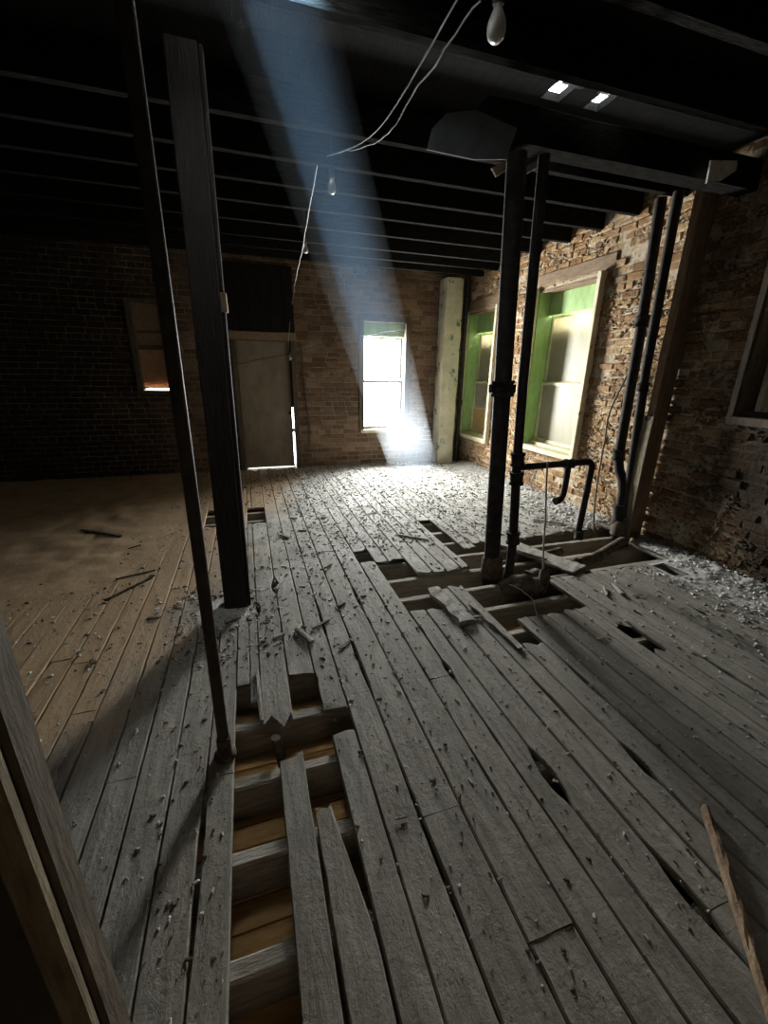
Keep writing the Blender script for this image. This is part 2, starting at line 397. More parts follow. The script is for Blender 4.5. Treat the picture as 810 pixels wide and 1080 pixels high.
# ------------------------------------------------------------------ walls
def wall(name, mats, axis, pos, depth, u0, u1, v0, v1, ops, brick=True, row=.076, ln=.215, label='', rough=False):
    """axis 'x': wall plane X=pos, u=Y, outward depth along sign; axis 'y': wall plane Y=pos, u=X"""
    mb = MB()
    us = sorted({u0, u1, *[o[0] for o in ops], *[o[1] for o in ops]}); vs_ = sorted({v0, v1, *[o[2] for o in ops], *[o[3] for o in ops]})
    us = [u for u in us if u0 <= u <= u1]
    def P(u, w, v): return (pos + w, u, v) if axis == 'x' else (u, pos + w, v)
    sg = 1 if depth > 0 else -1
    def cell(ua, ub, va, vb, w0, w1, mi, shade=1, bev=0, jit=0):
        p = P(ua, w0, va); q = P(ub, w1, vb)
        mb.box(tuple(map(min, p, q)), tuple(map(max, p, q)), mi, shade, bev, jit)
    for ua, ub in zip(us[:-1], us[1:]):
        for va, vb in zip(vs_[:-1], vs_[1:]):
            cu, cv = (ua + ub) / 2, (va + vb) / 2
            if any(o[0] < cu < o[1] and o[2] < cv < o[3] for o in ops): continue
            cell(ua, ub, va, vb, 0, depth, 1 if brick else 0)
    if brick:
        r = 0; v = v0 + .004
        while v + row < v1 + .02:
            u = u0 - (ln / 2 if r % 2 else 0) + U(-.02, .02); head = (r % 6 == 5)
            while u < u1:
                L = (ln * .5 if head else ln) * U(.93, 1.05)
                a, c = max(u + .003, u0), min(u + L - .005, u1)
                vv0, vv1 = v + .003 + U(-.002, .002), v + row - .005 + U(-.002, .002)
                segs = [(a, c)]
                for o in ops:
                    if vv1 > o[2] and vv0 < o[3]:
                        ns = []
                        for (p, q) in segs:
                            if q <= o[0] or p >= o[1]: ns.append((p, q))
                            else:
                                if p < o[0]: ns.append((p, o[0]))
                                if q > o[1]: ns.append((o[1], q))
                        segs = ns
                for (p, q) in segs:
                    if q - p < .02: continue
                    if rough and R() < .03: continue
                    pr = (U(.004, .015) if not rough else U(-.003, .018))
                    cell(p, q, vv0, min(vv1, v1), -sg * pr, sg * .02, 0, R(), .006 if not rough else .011, .0022 if not rough else .0055)
                u += L
            v += row; r += 1
    if rough:
        c = 0
        while c < 15000:
            u, v = U(.8, u1), U(0, 3.0)
            if any(o_[0] - .03 < u < o_[1] + .03 and o_[2] - .03 < v < o_[3] + .03 for o_ in ops): continue
            if noise.noise((u * 1.7, v * 1.7, 2)) + .5 * noise.noise((u * 6, v * 6, 5)) < U(-.35, .5): continue
            a_ = .004 + .016 * R() ** 2; h_ = U(.006, .022); q = []
            for k in range(5):
                t = k * 1.2566 + U(-.4, .4); q.append((u + a_ * 1.4 * math.cos(t) * U(.6, 1.2), v + a_ * math.sin(t) * U(.6, 1.2)))
            base = [P(x, .004, y) for x, y in q]; top = P(u + U(-.4, .4) * a_, -sg * h_, v + U(-.4, .4) * a_)
            mid = [P(u + (x - u) * .6, -sg * h_ * U(.6, 1), v + (y - v) * .6) for x, y in q]
            mb.add(base + mid + [top], [(k, (k + 1) % 5, 5 + (k + 1) % 5, 5 + k) for k in range(5)] + [(5 + k, 5 + (k + 1) % 5, 10) for k in range(5)], 1 if R() < .45 else 0, R()); c += 1
    o = mb.build(name, mats); recalc(o)
    return struct(o, label, 'wall')
W3 = (4.06, 5.13, .60, 2.56); W2 = (6.06, 6.98, .50, 2.50); W4 = (1.35, 2.42, 1.24, 2.48)
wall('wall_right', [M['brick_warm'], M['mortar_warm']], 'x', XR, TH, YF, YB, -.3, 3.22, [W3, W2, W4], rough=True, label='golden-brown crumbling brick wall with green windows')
B1 = (1.84, 2.63, .60, 2.33); DR = (-.13, .735, .0, 2.03); W5 = (-1.44, -.94, 1.24, 2.42)
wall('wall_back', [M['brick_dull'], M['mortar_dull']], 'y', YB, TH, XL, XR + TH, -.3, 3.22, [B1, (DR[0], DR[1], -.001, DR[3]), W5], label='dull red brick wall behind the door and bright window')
wall('wall_left', [M['soot_wall']], 'x', XL, -TH, YF, YB, -.3, 3.22, [], False, label='black sooty wall on the far left')
wall('wall_front', [M['soot_wall']], 'y', YF, -TH, XL - TH, XR + TH, -.3, 3.22, [], False, label='sooty wall behind the viewer')
# near partition beside the camera
p = MB(); p.box((-2.2, .50, 0), (-.322, .54, 3.0)); struct(p.build('wall_partition', M['soot_wall']), 'black sooty partition at lower left edge', 'wall')

# ------------------------------------------------------------------ ceiling
SH = (-.12, .38, 1.93, 2.32)      # gap added to let the streak spot through
C1 = (1.92, 2.08, 2.68, 2.82); C2 = (2.22, 2.34, 2.68, 2.84)
def deck(name, mat, z0, z1, ops, x0, x1, y0, y1):
    mb = MB(); y = y0
    while y < y1:
        yb = min(y + U(.13, .16), y1); segs = [(x0, x1)]
        for o in ops:
            if yb > o[2] and y < o[3]:
                ns = []
                for (p_, q_) in segs:
                    e0, e1 = o[0] + U(-.03, .03), o[1] + U(-.03, .03)
                    if q_ <= e0 or p_ >= e1: ns.append((p_, q_))
                    else:
                        if p_ < e0: ns.append((p_, e0))
                        if q_ > e1: ns.append((e1, q_))
                segs = ns
        for (p_, q_) in segs: mb.box((p_, y + .001, z0), (q_, yb - .0005, z1 + .01))
        y = yb
    return mb.build(name, mat)
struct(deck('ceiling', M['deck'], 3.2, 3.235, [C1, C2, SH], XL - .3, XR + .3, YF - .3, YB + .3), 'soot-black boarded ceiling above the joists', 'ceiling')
k = 0
for yj in reversed([.45, .95, 1.42, 1.88, 2.35, 3.27, 3.74, 4.2, 4.68, 5.2, 5.75, 6.2, 6.62]):
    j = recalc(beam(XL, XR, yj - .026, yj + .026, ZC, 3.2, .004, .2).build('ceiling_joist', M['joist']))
    tag(j, 'soot-black ceiling joist, %s counted from the back brick wall' % nth[k], 'joist', 'joists across the ceiling'); k += 1
bm = recalc(beam(1.45, XR, 2.68, 2.82, 2.86, 3.05, .006, .15).build('ceiling_beam', M['joist']))
tag(bm, 'thick black ceiling beam carried by the timber post and iron columns', 'beam')
# upper storey roof boards glimpsed through the gaps
u_ = MB(); u_.box((1.8, 2.5, 3.55), (2.25, 3.3, 3.57)); u_.box((2.36, 2.5, 3.55), (2.9, 3.3, 3.57))
struct(u_.build('ceiling_upper', M['plaster']), 'pale boards glimpsed through gaps in the black ceiling', 'boarding')

# ------------------------------------------------------------------ windows
def bx(a, b_, mi=0, bev=.004): 
    mb = MB(); mb.box(a, b_, mi, 1, bev, .0012); return mb
def multi(boxes, bev=.004):
    mb = MB()
    for a, b_ in boxes: mb.box(a, b_, 0, 1, bev, .0012)
    return mb
# window_1 : bright back window
w = empty('window_1', (2.235, YB, .60)); struct(w, 'overexposed white sash window in the back wall', 'window')
x0, x1, z0, z1 = B1
part(multi([((x0 - .05, YB - .03, z0 - .05), (x0 + .035, YB + .14, z1 + .05)), ((x1 - .035, YB - .03, z0 - .05), (x1 + .05, YB + .14, z1 + .05)),
            ((x0 + .035, YB - .03, z1 - .02), (x1 - .035, YB + .14, z1 + .05))]), 'window_frame', M['darkwood'], w)
part(multi([((x0 - .02, YB - .05, z0 - .055), (x1 + .02, YB + .16, z0))]), 'window_sill', M['cream'], w)
part(bx((x0 + .035, YB + .1, 2.10), (x1 - .035, YB + .13, z1 - .02)), 'transom_panel', M['greenpaint'], w)
def sash(name, xa, xb, za, zb, y, w, mat, bar=.032, muntin=False):
    bs = [((xa, y, za), (xa + bar, y + .035, zb)), ((xb - bar, y, za), (xb, y + .035, zb)), ((xa + bar, y, za), (xb - bar, y + .035, za + bar * 1.3)), ((xa + bar, y, zb - bar), (xb - bar, y + .035, zb))]
    return part(multi(bs), name, mat, w)
s1 = sash('sash', x0 + .035, x1 - .035, z0, 1.40, YB + .10, w, M['darkwood'])
s2 = sash('sash', x0 + .035, x1 - .035, 1.37, 2.10, YB + .14, w, M['darkwood'])
part(bx((x0 + .06, YB + .115, z0 + .03), (x1 - .06, YB + .119, 1.38), 0, 0), 'glass', M['clear'], s1)
part(bx((x0 + .06, YB + .155, 1.40), (x1 - .06, YB + .159, 2.08), 0, 0), 'glass', M['clear'], s2)

def side_window(name, ya, yb, za, zb, loc, label, casing=.05, green_h=.28, mid=1.45, osb=False, gm='greenpaint', cmt='cream'):
    w = empty(name, (XR, (ya + yb) / 2, za)); struct(w, label, 'window')
    XS = XR + .18
    # reveals lined with painted boards
    part(multi([((XR - .01, yb - .025, za), (XS + .06, yb, zb))]), 'reveal_board', M[gm], w)
    part(multi([((XR - .01, ya, za), (XS + .06, ya + .025, zb))]), 'reveal_board', M[gm], w)
    part(multi([((XR - .01, ya + .025, zb - .025), (XS + .06, yb - .025, zb))]), 'reveal_board', M['lintel'], w)
    part(multi([((XR - casing, yb - .012, za - .04), (XR + .02, yb + .035, zb + .03))]), 'casing', M[cmt], w)
    part(multi([((XR - casing - .02, ya - .045, za - .04), (XR + .02, ya + .012, zb + .03))]), 'casing', M[cmt], w)
    part(multi([((XR - casing, ya - .04, za - .05), (XS + .05, yb + .03, za + .012)), ((XR + .08, ya + .025, za + .012), (XS + .05, yb - .025, za + .05))]), 'window_sill', M[cmt], w)
    part(multi([((XS - .03, ya + .025, zb - green_h), (XS + .0, yb - .025, zb - .025))]), 'transom_panel', M[gm], w)
    def sh(a, b_, c, d, x):
        return part(multi([((x, a, c), (x + .035, a + .04, d)), ((x, b_ - .04, c), (x + .035, b_, d)), ((x, a + .04, c), (x + .035, b_ - .04, c + .045)), ((x, a + .04, d - .04), (x + .035, b_ - .04, d))]), 'sash', M['cream'], w)
    ztop = zb - green_h
    lo = sh(ya + .03, yb - .03, za + .05, mid, XS - .01); up = sh(ya + .03, yb - .03, mid - .03, ztop + .01, XS + .03)
    part(bx((XS + .045, ya + .06, mid), (XS + .05, yb - .06, ztop - .02), 0, 0), 'grimy_pane', M['grime'], up)
    if osb:
        part(bx((XS + .005, ya + .06, za + .09), (XS + .015, yb - .06, .96), 0, 0), 'strand_board', M['osb'], lo)
        part(bx((XS + .003, ya + .06, .95), (XS + .02, yb - .06, .985), 0, 0), 'muntin', M['cream'], lo)
        part(bx((XS + .003, ya + .06, 1.20), (XS + .02, yb - .06, 1.222), 0, 0), 'muntin', M['cream'], lo)
        part(bx((XS + .008, ya + .06, .985), (XS + .012, yb - .06, mid - .03), 0, 0), 'grimy_pane', M['grime'], lo)
    else:
        part(bx((XS + .005, ya + .06, za + .09), (XS + .01, yb - .06, mid - .03), 0, 0), 'grimy_pane', M['grime'], lo)
    # sheet of board nailed over the outside, short of the top
    part(multi([((XS + .10, ya + .0, za), (XS + .115, yb, ztop - .19))]), 'outer_board', M['stud'], w)
    # lintel
    part(multi([((XR - .02, ya - .16, zb + .035), (XR + .10, yb + .14, zb + .19))], .012), 'lintel', M['lintel'], w)
    return w
side_window('window_2', W3[0], W3[1], W3[2], W3[3], None, 'large green-framed sash window nearer the two wall pipes', .06)
side_window('window_3', W2[0], W2[1], W2[2], W2[3], None, 'smaller green-framed sash window near the corner pier', .05, .30, 1.42, True)
side_window('window_4', W4[0], W4[1], W4[2], W4[3], None, 'dark-framed window cut by the right edge of the photo', .03, .20, 1.85, gm='darkwood', cmt='darkwood')
# window_5 : small papered window, back wall left
w = empty('window_5', (-1.19, YB, 1.24)); struct(w, 'small papered window glowing orange in the left back wall', 'window')
x0, x1, z0, z1 = W5
part(multi([((x0 - .05, YB - .035, z0 - .04), (x0 + .03, YB + .12, z1 + .04)), ((x1 - .03, YB - .035, z0 - .04), (x1 + .05, YB + .12, z1 + .04)), ((x0 + .03, YB - .03, z1 - .02), (x1 - .03, YB + .12, z1 + .04)),
            ((x0 - .04, YB - .05, z0 - .045), (x1 + .04, YB + .12, z0 - .005))]), 'window_frame', M['darkwood'], w)
part(multi([((x0 + .03, YB + .05, 1.80), (x1 - .03, YB + .09, 1.86)), ((x0 + .03, YB + .05, 2.02), (x1 - .03, YB + .09, 2.045))]), 'sash_rail', M['darkwood'], w)
part(bx((x0 + .03, YB + .07, 1.27), (x1 - .03, YB + .073, 1.81), 0, 0), 'paper_blind', M['paper'], w)
part(bx((x0 + .03, YB + .07, 1.86), (x1 - .03, YB + .085, z1 - .02), 0, 0), 'board_infill', M['lintel'], w)
part(multi([((x0 + .0, YB + .13, 1.33), (x1 - .0, YB + .15, z1))]), 'outer_board', M['stud'], w)

# door_1
d = empty('door_1', (.30, YB, 0)); struct(d, 'plain dusty brown door with daylight leaking round it', 'door')
x0, x1, z0, z1 = DR
part(multi([((x0 + .035, YB + .03, .022), (x1 - .055, YB + .07, z1 - .06))]), 'door_panel', M['doorpanel'], d)
part(multi([((x0 - .04, YB - .045, 0), (x0 + .03, YB + .1, z1 + .03))]), 'door_jamb', M['darkwood'], d)
part(multi([((x1 - .03, YB - .045, .95), (x1 + .045, YB + .1, z1 + .03)), ((x1 - .025, YB - .045, 0), (x1 + .045, YB + .1, .95))]), 'door_jamb', M['darkwood'], d)
part(multi([((x1 - .07, YB + .072, .98), (x1 - .02, YB + .11, z1)), ((x1 - .07, YB + .072, .58), (x1 - .02, YB + .11, .64)), ((x0 + .0, YB + .072, 0), (x0 + .06, YB + .11, z1)), ((x0, YB + .072, z1 - .09), (x1, YB + .11, z1))]), 'door_stop', M['darkwood'], d)
part(multi([((x0 - .06, YB - .055, z1 - .05), (x1 + .06, YB + .1, z1 + .06))]), 'door_head', M['lintel'], d)
hb = MB(); hb.tube([(x1 - .085, YB + .03, .90), (x1 - .085, YB - .005, .90)], .012, 10); hb.tube([(x1 - .085, YB - .005, .90), (x1 - .085, YB - .02, .90), (x1 - .085, YB - .04, .90)], [.02, .03, .018], 12)
part(hb, 'door_knob', M['iron'], d)
# soot-black boarding above the door
a = MB(); 
for i in range(6): a.box((DR[0] - .05 + i * .16, YB - .05, 2.1), (DR[0] + .105 + i * .16, YB - .02, 2.98), 0, 1, .003, .001)
tag(a.build('overdoor_panel', M['joist']), 'black boarded panel above the brown door', 'panel')

# corner pier
mb = MB(); nz = 24; ny = 5
def pier():
    mb = MB(); n = 40; pr = [(3.17, 6.76), (3.30, 6.755), (3.44, 6.76), (3.48, 6.80), (3.48, YB - .02), (3.17, YB - .02)]
    vs = []
    for i in range(n + 1):
        z = 2.98 * i / n
        for q, (x, y) in enumerate(pr):
            e = .022 if q in (0, 2, 3) else .008
            vs.append((x + e * noise.noise((z * 4, q, 1)), y + e * noise.noise((z * 4, q, 7)), z))
    m_ = len(pr); fs = []
    for i in range(n):
        for q in range(m_): fs.append((i * m_ + q, i * m_ + (q + 1) % m_, (i + 1) * m_ + (q + 1) % m_, (i + 1) * m_ + q))
    fs += [tuple(range(m_)), tuple(n * m_ + q for q in range(m_))]
    mb.add(vs, fs, 0); return mb
pr = recalc(pier().build('plaster_pier', M['plaster'])); tag(pr, 'cream and green peeling plaster pier standing in the far corner', 'pillar')
mb = MB(); mb.tube([(3.60, 6.97 - .08, 0), (3.60, 6.89, 2.98)], .035, 12)
mb.tube([(3.60, 6.89, 1.0), (3.60, 6.89, 1.1)], .047, 12)
tag(mb.build('corner_pipe', M['iron']), 'dark vertical pipe between corner pier and small green window', 'pipe')

# ------------------------------------------------------------------ posts and pipes
def coupling(mb, c, r, h=.09, ax=(0, 0, 1)):
    a = Vector(ax); c = Vector(c)
    mb.tube([c - a * h / 2, c - a * h * .3, c - a * h * .28, c + a * h * .28, c + a * h * .3, c + a * h / 2], [r * 1.42, r * 1.42, r * 1.25, r * 1.25, r * 1.42, r * 1.42], 14)
def lerp(a, b_, t): return tuple(p + (q - p) * t for p, q in zip(a, b_))
# slim pole, left
e = empty('support_pole', (-.212, 1.48, -.03), 'slim dark metal pole rising from the torn floor strip', 'pole')
mb = MB(); mb.tube([(-.212, 1.48, -.03), (-.206, 1.485, 1.2), (-.203, 1.49, 3.0)], .0225, 20); part(mb, 'pole', M['polepaint'], e)
mb = MB(); mb.tube([(-.212, 1.48, 0), (-.212, 1.48, .015), (-.212, 1.48, .02), (-.212, 1.48, .10)], [.045, .045, .03, .028], 16); part(mb, 'base_collar', M['rust'], e)
mb = MB(); mb.box((-.26, 1.44, 2.985), (-.15, 1.54, 3.0), 0, 1, .003); part(mb, 'top_plate', M['iron'], e)
# wide timber post
e = empty('timber_post', (-.17, 2.76, 0), 'wide dark brown timber post standing on the left floorboards', 'post')
def warp_post(x0, x1, y0, y1, z0, z1, amp, lx=0):
    mb = MB(); n = int((z1 - z0) / .1); vs = []; ph = U(0, 99)
    for i in range(n + 1):
        z = z0 + (z1 - z0) * i / n; c = .006
        dx = lx * i / n
        for q, (x, y) in enumerate([(x0, y0 + c), (x0 + c, y0), (x1 - c, y0), (x1, y0 + c), (x1, y1 - c), (x1 - c, y1), (x0 + c, y1), (x0, y1 - c)]):
            vs.append((x + dx + amp * noise.noise((z * 2, q // 2 * 3.3, ph)), y + amp * noise.noise((z * 2, q // 2 * 3.3, ph + 9)), z))
    fs = []
    for i in range(n):
        for q in range(8): fs.append((i * 8 + q, i * 8 + (q + 1) % 8, (i + 1) * 8 + (q + 1) % 8, (i + 1) * 8 + q))
    fs += [tuple(reversed(range(8))), tuple(n * 8 + q for q in range(8))]
    mb.add(vs, fs); return mb
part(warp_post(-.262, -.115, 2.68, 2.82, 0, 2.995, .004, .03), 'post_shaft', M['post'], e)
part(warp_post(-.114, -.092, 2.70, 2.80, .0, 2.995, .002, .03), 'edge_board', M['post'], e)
mb = MB(); mb.box((-.102, 2.69, 1.85), (-.06, 2.74, 1.95), 0, 1, .004, .002); part(mb, 'cleat', M['stud'], e)
# thick cast iron column
B = (1.835, 2.74, -.05); T = (1.705, 2.74, 2.83)
e = empty('iron_column', (1.835, 2.74, -.3), 'thick dark cast-iron column with a clamp collar at mid height', 'column')
mb = MB(); mb.tube([(1.84, 2.74, -.20), B, lerp(B, T, .3), lerp(B, T, .6), T], .062, 20); part(mb, 'column_shaft', M['iron'], e)
mb = MB(); coupling(mb, lerp(B, T, .52), .06, .11, (-.045, 0, 1)); collar = part(mb, 'clamp_collar', M['iron'], e)
for s_ in (-1, 1):
    mb = MB(); c = lerp(B, T, .52); mb.box((c[0] + s_ * .085 - .02, 2.72, c[2] - .03), (c[0] + s_ * .085 + .02, 2.76, c[2] + .03), 0, 1, .006); part(mb, 'clamp_lug', M['iron'], collar)
mb = MB(); mb.tube([(1.84, 2.74, -.06), (1.838, 2.74, .0), (1.835, 2.74, .09), (1.832, 2.74, .12)], [.092, .09, .082, .066], 18); part(mb, 'base_hub', M['rust'], e)
# drain pipe beside it
e = empty('drain_pipe', (1.99, 2.70, -.3), 'dark iron drain pipe with couplings and a side branch at knee height', 'pipe')
mb = MB(); mb.tube([(1.93, 2.62, -.22), (1.945, 2.66, -.1), (1.985, 2.70, .05), (1.985, 2.70, .25), (1.935, 2.70, .9), (1.905, 2.70, 1.5), (1.872, 2.70, 2.83)], .036, 16); part(mb, 'riser', M['iron'], e)
for z, x in ((.93, 1.938), (.78, 1.948), (.28, 1.983)):
    mb = MB(); coupling(mb, (x, 2.70, z), .04, .10, (-.05, 0, 1)); part(mb, 'coupling', M['iron'], e)
mb = MB(); mb.tube([(1.95, 2.7, .865), (2.3, 2.7, .872), (2.60, 2.7, .878), (2.635, 2.7, .872), (2.655, 2.7, .855), (2.662, 2.7, .82), (2.66, 2.71, .5), (2.655, 2.72, .2)], .026, 14); part(mb, 'branch', M['iron'], e)
mb = MB(); coupling(mb, (2.655, 2.7, .23), .027, .07); part(mb, 'coupling', M['iron'], e)
mb = MB(); mb.tube([(2.425, 2.7, .875), (2.424, 2.7, .70), (2.42, 2.7, .62), (2.405, 2.70, .585), (2.375, 2.70, .565), (2.345, 2.7, .56)], [.024, .024, .024, .025, .03, .032], 14); part(mb, 'branch', M['iron'], e)
mb = MB(); coupling(mb, (2.425, 2.7, .872), .028, .08, (1, 0, 0)); part(mb, 'tee_fitting', M['iron'], e)
# two wall pipes
e = empty('wall_pipe', (3.5, 3.2, -.2), 'dark wall pipe with an offset bend near the floor, left of its pair', 'pipe')
mb = MB(); mb.tube([(3.5, 3.31, 2.98), (3.5, 3.26, 1.9), (3.5, 3.235, .86), (3.5, 3.225, .74), (3.5, 3.19, .64), (3.5, 3.13, .56), (3.5, 3.10, .46), (3.5, 3.095, .30), (3.5, 3.06, -.2)], .046, 16); part(mb, 'riser', M['iron'], e)
for y_, z in ((3.268, 2.02), (3.235, .80), (3.09, .22)):
    mb = MB(); coupling(mb, (3.5, y_, z), .047, .10 if z > .5 else .2); part(mb, 'coupling', M['iron'], e)
mb = MB(); mb.tube([(3.5, 3.05, .02), (3.5, 3.05, .1), (3.5, 3.05, .16)], [.085, .08, .06], 16); part(mb, 'base_hub', M['rust'], e)
e = empty('wall_pipe', (3.53, 3.09, .15), 'straight dark wall pipe, right of its pair beside the tan stud', 'pipe')
mb = MB(); mb.tube([(3.5, 3.15, 2.98), (3.5, 3.12, 1.6), (3.52, 3.06, .45), (3.52, 3.03, .2)], .04, 16); part(mb, 'riser', M['iron'], e)
mb = MB(); coupling(mb, (3.505, 3.12, 1.45), .04, .08); part(mb, 'coupling', M['iron'], e)
# tan stud on the wall
e = empty('wall_stud', (3.66, 3.1, 0), 'tall tan timber stud against the brick wall beside the two pipes', 'board')
part(warp_post(3.52, 3.69, 2.96, 3.04, 0, 2.99, .005, .02), 'stud_board', M['stud'], e)
part(warp_post(3.50, 3.522, 2.94, 3.05, 0.02, 1.2, .006, .0), 'split_facing', M['jamb'], e)
mb = MB(); mb.tube([(3.555, 3.0, 1.18), (3.50, 3.0, 1.18)], [.02, .025], 10); part(mb, 'bolt', M['iron'], e)
# trench pipes
def pipe_thing(name, label, pts, r, mat, coups=(), group=None):
    e = empty(name, pts[0], label, 'pipe', group)
    mb = MB(); mb.tube(pts, r, 16); part(mb, 'pipe_run', mat, e)
    for (c, ax) in coups:
        m2 = MB(); coupling(m2, c, r * 1.05, r * 2.4, ax); part(m2, 'hub', mat, e)
    return e
pipe_thing('waste_pipe', 'fat dusty pipe lying in the floor trench toward the wall pipes', [(2.02, 2.60, -.08), (2.5, 2.68, -.07), (3.0, 2.78, -.05), (3.46, 2.95, -.02)], .05, M['rust'], [((2.16, 2.625, -.078), (1, .15, 0)), ((2.62, 2.70, -.066), (1, .2, 0))])
pipe_thing('waste_pipe', 'shorter rusty pipe in the trench nearest the foreground boards', [(1.92, 2.45, -.07), (2.2, 2.46, -.06), (2.62, 2.50, -.05)], .055, M['rust'], [((2.02, 2.45, -.066), (1, .1, 0))])
pipe_thing('waste_pipe', 'rusty pipe in the trench behind the broken floor panel', [(1.98, 2.90, -.08), (2.3, 2.93, -.07), (2.75, 2.99, -.06)], .04, M['rust'], [((2.2, 2.92, -.07), (1, .1, 0))])
# cluster of fittings
e = empty('pipe_fitting', (1.95, 2.42, -.1), 'rusty bulbous pipe fitting at the foot of the iron column', 'pipe fitting')
mb = MB(); mb.tube([(1.80, 2.50, -.08), (1.88, 2.46, -.02), (1.95, 2.42, .0), (2.02, 2.38, -.04)], [.07, .085, .08, .06], 16); part(mb, 'elbow', M['rust'], e)
mb = MB(); mb.tube([(1.99, 2.40, -.03), (2.02, 2.385, -.035), (2.025, 2.383, -.036)], [.085, .085, .075], 16); part(mb, 'flange', M['rust'], e)
mb = MB(); mb.tube([(2.10, 2.42, -.09), (2.13, 2.44, .03), (2.14, 2.47, .08)], [.04, .045, .03], 12); part(mb, 'stub', M['rust'], e)
# open pipe stub in foreground hole
e = empty('pipe_stub', (.01, 1.50, -.20), 'short open-ended pipe stub standing in the foreground floor gap', 'pipe')
mb = MB(); mb.tube([(.02, 1.52, -.20), (.0, 1.505, -.02), (-.002, 1.503, .012)], .021, 16, caps=False); mb.tube([(-.002, 1.503, .012), (-.002, 1.503, .006), (.005, 1.505, -.1)], [.021, .016, .015], 16, caps=True); part(mb, 'pipe_tube', M['rust'], e)

# jamb at lower left
e = empty('door_jamb_post', (-.32, .52, 0), 'weathered timber jamb at the lower left edge, very close', 'post')
part(warp_post(-.345, -.300, .49, .553, 0, 3.0, .003), 'post_shaft', M['darkwood'], e)
part(warp_post(-.338, -.304, .462, .488, 0, 3.0, .0022), 'worn_facing', M['jamb'], e)

# ------------------------------------------------------------------ cables and bulbs
def cable(name, label, pts, r, mat, group=None, wob=.006, sub=8):
    P = [Vector(p) for p in pts]; out = []
    for i in range(len(P) - 1):
        p0 = P[max(i - 1, 0)]; p1 = P[i]; p2 = P[i + 1]; p3 = P[min(i + 2, len(P) - 1)]
        for k_ in range(sub):
            t = k_ / sub
            q = .5 * ((2 * p1) + (p2 - p0) * t + (2 * p0 - 5 * p1 + 4 * p2 - p3) * t * t + (3 * p1 - p0 - 3 * p2 + p3) * t ** 3)
            q = q + Vector((U(-wob, wob), U(-wob, wob), U(-wob, wob))) * .5; out.append(q)
    out.append(P[-1]); mb = MB(); mb.tube(out, r, 6)
    o = mb.build(name, mat); return tag(o, label, 'cable', group)
cable('ceiling_cable', 'thin straight pale cable strung under the joists, upper of two', [(.93, 1.98, 2.96), (.80, 2.7, 2.80), (.664, 3.46, 2.95)], .0035, M['wire'], wob=.001)
cable('ceiling_cable', 'thin kinked pale cable strung under the joists, lower of two', [(1.0, 1.98, 2.94), (.90, 2.45, 2.84), (.84, 2.8, 2.80), (.68, 3.35, 2.92)], .0035, M['wire'], wob=.012)
cable('drop_cable', 'long thin cable hanging from the joists down toward the door', [(.62, 3.62, 2.95), (.66, 4.9, 2.72), (.70, 5.8, 2.65), (.76, 6.95, 2.52), (.69, 6.96, 2.1), (.66, 6.96, 1.80)], .0045, M['wire'], wob=.006)
cable('wall_wire', 'thin dark wire sagging across the back wall above the door', [(-.25, 6.98, 1.60), (.6, 6.95, 1.78), (1.5, 6.95, 2.02), (2.55, 6.98, 2.22)], .005, M['wiredark'])
cable('wall_conduit', 'crooked dark cable running down the back wall right of the door', [(.86, 7.02, 1.95), (.875, 7.02, 1.5), (.90, 7.02, 1.1), (.95, 7.02, .75), (.93, 7.02, .35)], .008, M['wiredark'])
cable('loose_cable', 'pale cable hanging from the knee-high pipe branch into the trench', [(2.19, 2.665, .91), (2.205, 2.66, .7), (2.24, 2.66, .45), (2.23, 2.62, .2), (2.22, 2.56, -.05), (2.20, 2.5, -.25)], .008, M['wire'], wob=.003)
cable('loose_cable', 'long pale cable leaning on the brick wall left of the wall pipes', [(3.64, 3.42, 1.62), (3.58, 3.52, 1.2), (3.56, 3.50, .9), (3.48, 3.42, .5), (3.40, 3.30, .1), (3.36, 3.2, -.12)], .010, M['jamb'], wob=.003)
cable('loose_cable', 'thin curled wire hooked out of the torn boards before the trench', [(1.80, 2.42, .02), (1.79, 2.32, .05), (1.84, 2.2, .01), (1.80, 2.08, -.04), (1.74, 1.95, .02), (1.68, 1.86, -.1)], .005, M['wire'], wob=.008)
def bulb(loc, s, label, top=3.2):
    e = empty('light_bulb', loc, label, 'light bulb', 'hanging light bulbs')
    x, y, z = loc; mb = MB()
    pr = [(.0, -.055), (.016, -.052), (.027, -.042), (.032, -.026), (.0325, -.014), (.029, .004), (.021, .022), (.015, .035), (.014, .045)]
    mb.tube([(x, y, z + b_ * s) for a_, b_ in pr], [max(a_, .001) * s for a_, b_ in pr], 18); part(mb, 'glass_bulb', M['bulb'], e)
    mb = MB(); mb.tube([(x, y, z + .045 * s), (x, y, z + .05 * s), (x, y, z + .095 * s), (x, y, z + .11 * s)], [.017 * s, .021 * s, .021 * s, .008 * s], 14); part(mb, 'socket', M['brass'], e)
    if top > z + .12 * s:
        mb = MB(); mb.tube([(x, y, z + .10 * s), (x, y, top)], .003, 6); part(mb, 'flex', M['wiredark'], e)
bulb((1.06, 1.94, 2.86), 1.15, 'large bulb hanging at the top edge of the photo', 3.0)
bulb((.70, 3.50, 2.80), .95, 'small bulb where the ceiling cables meet')
bulb((.72, 5.10, 2.78), .9, 'tiny bulb further back along the ceiling cable')
bulb((.68, 6.94, 1.74), .8, 'tiny bulb hanging at the top right corner of the door', 1.9)
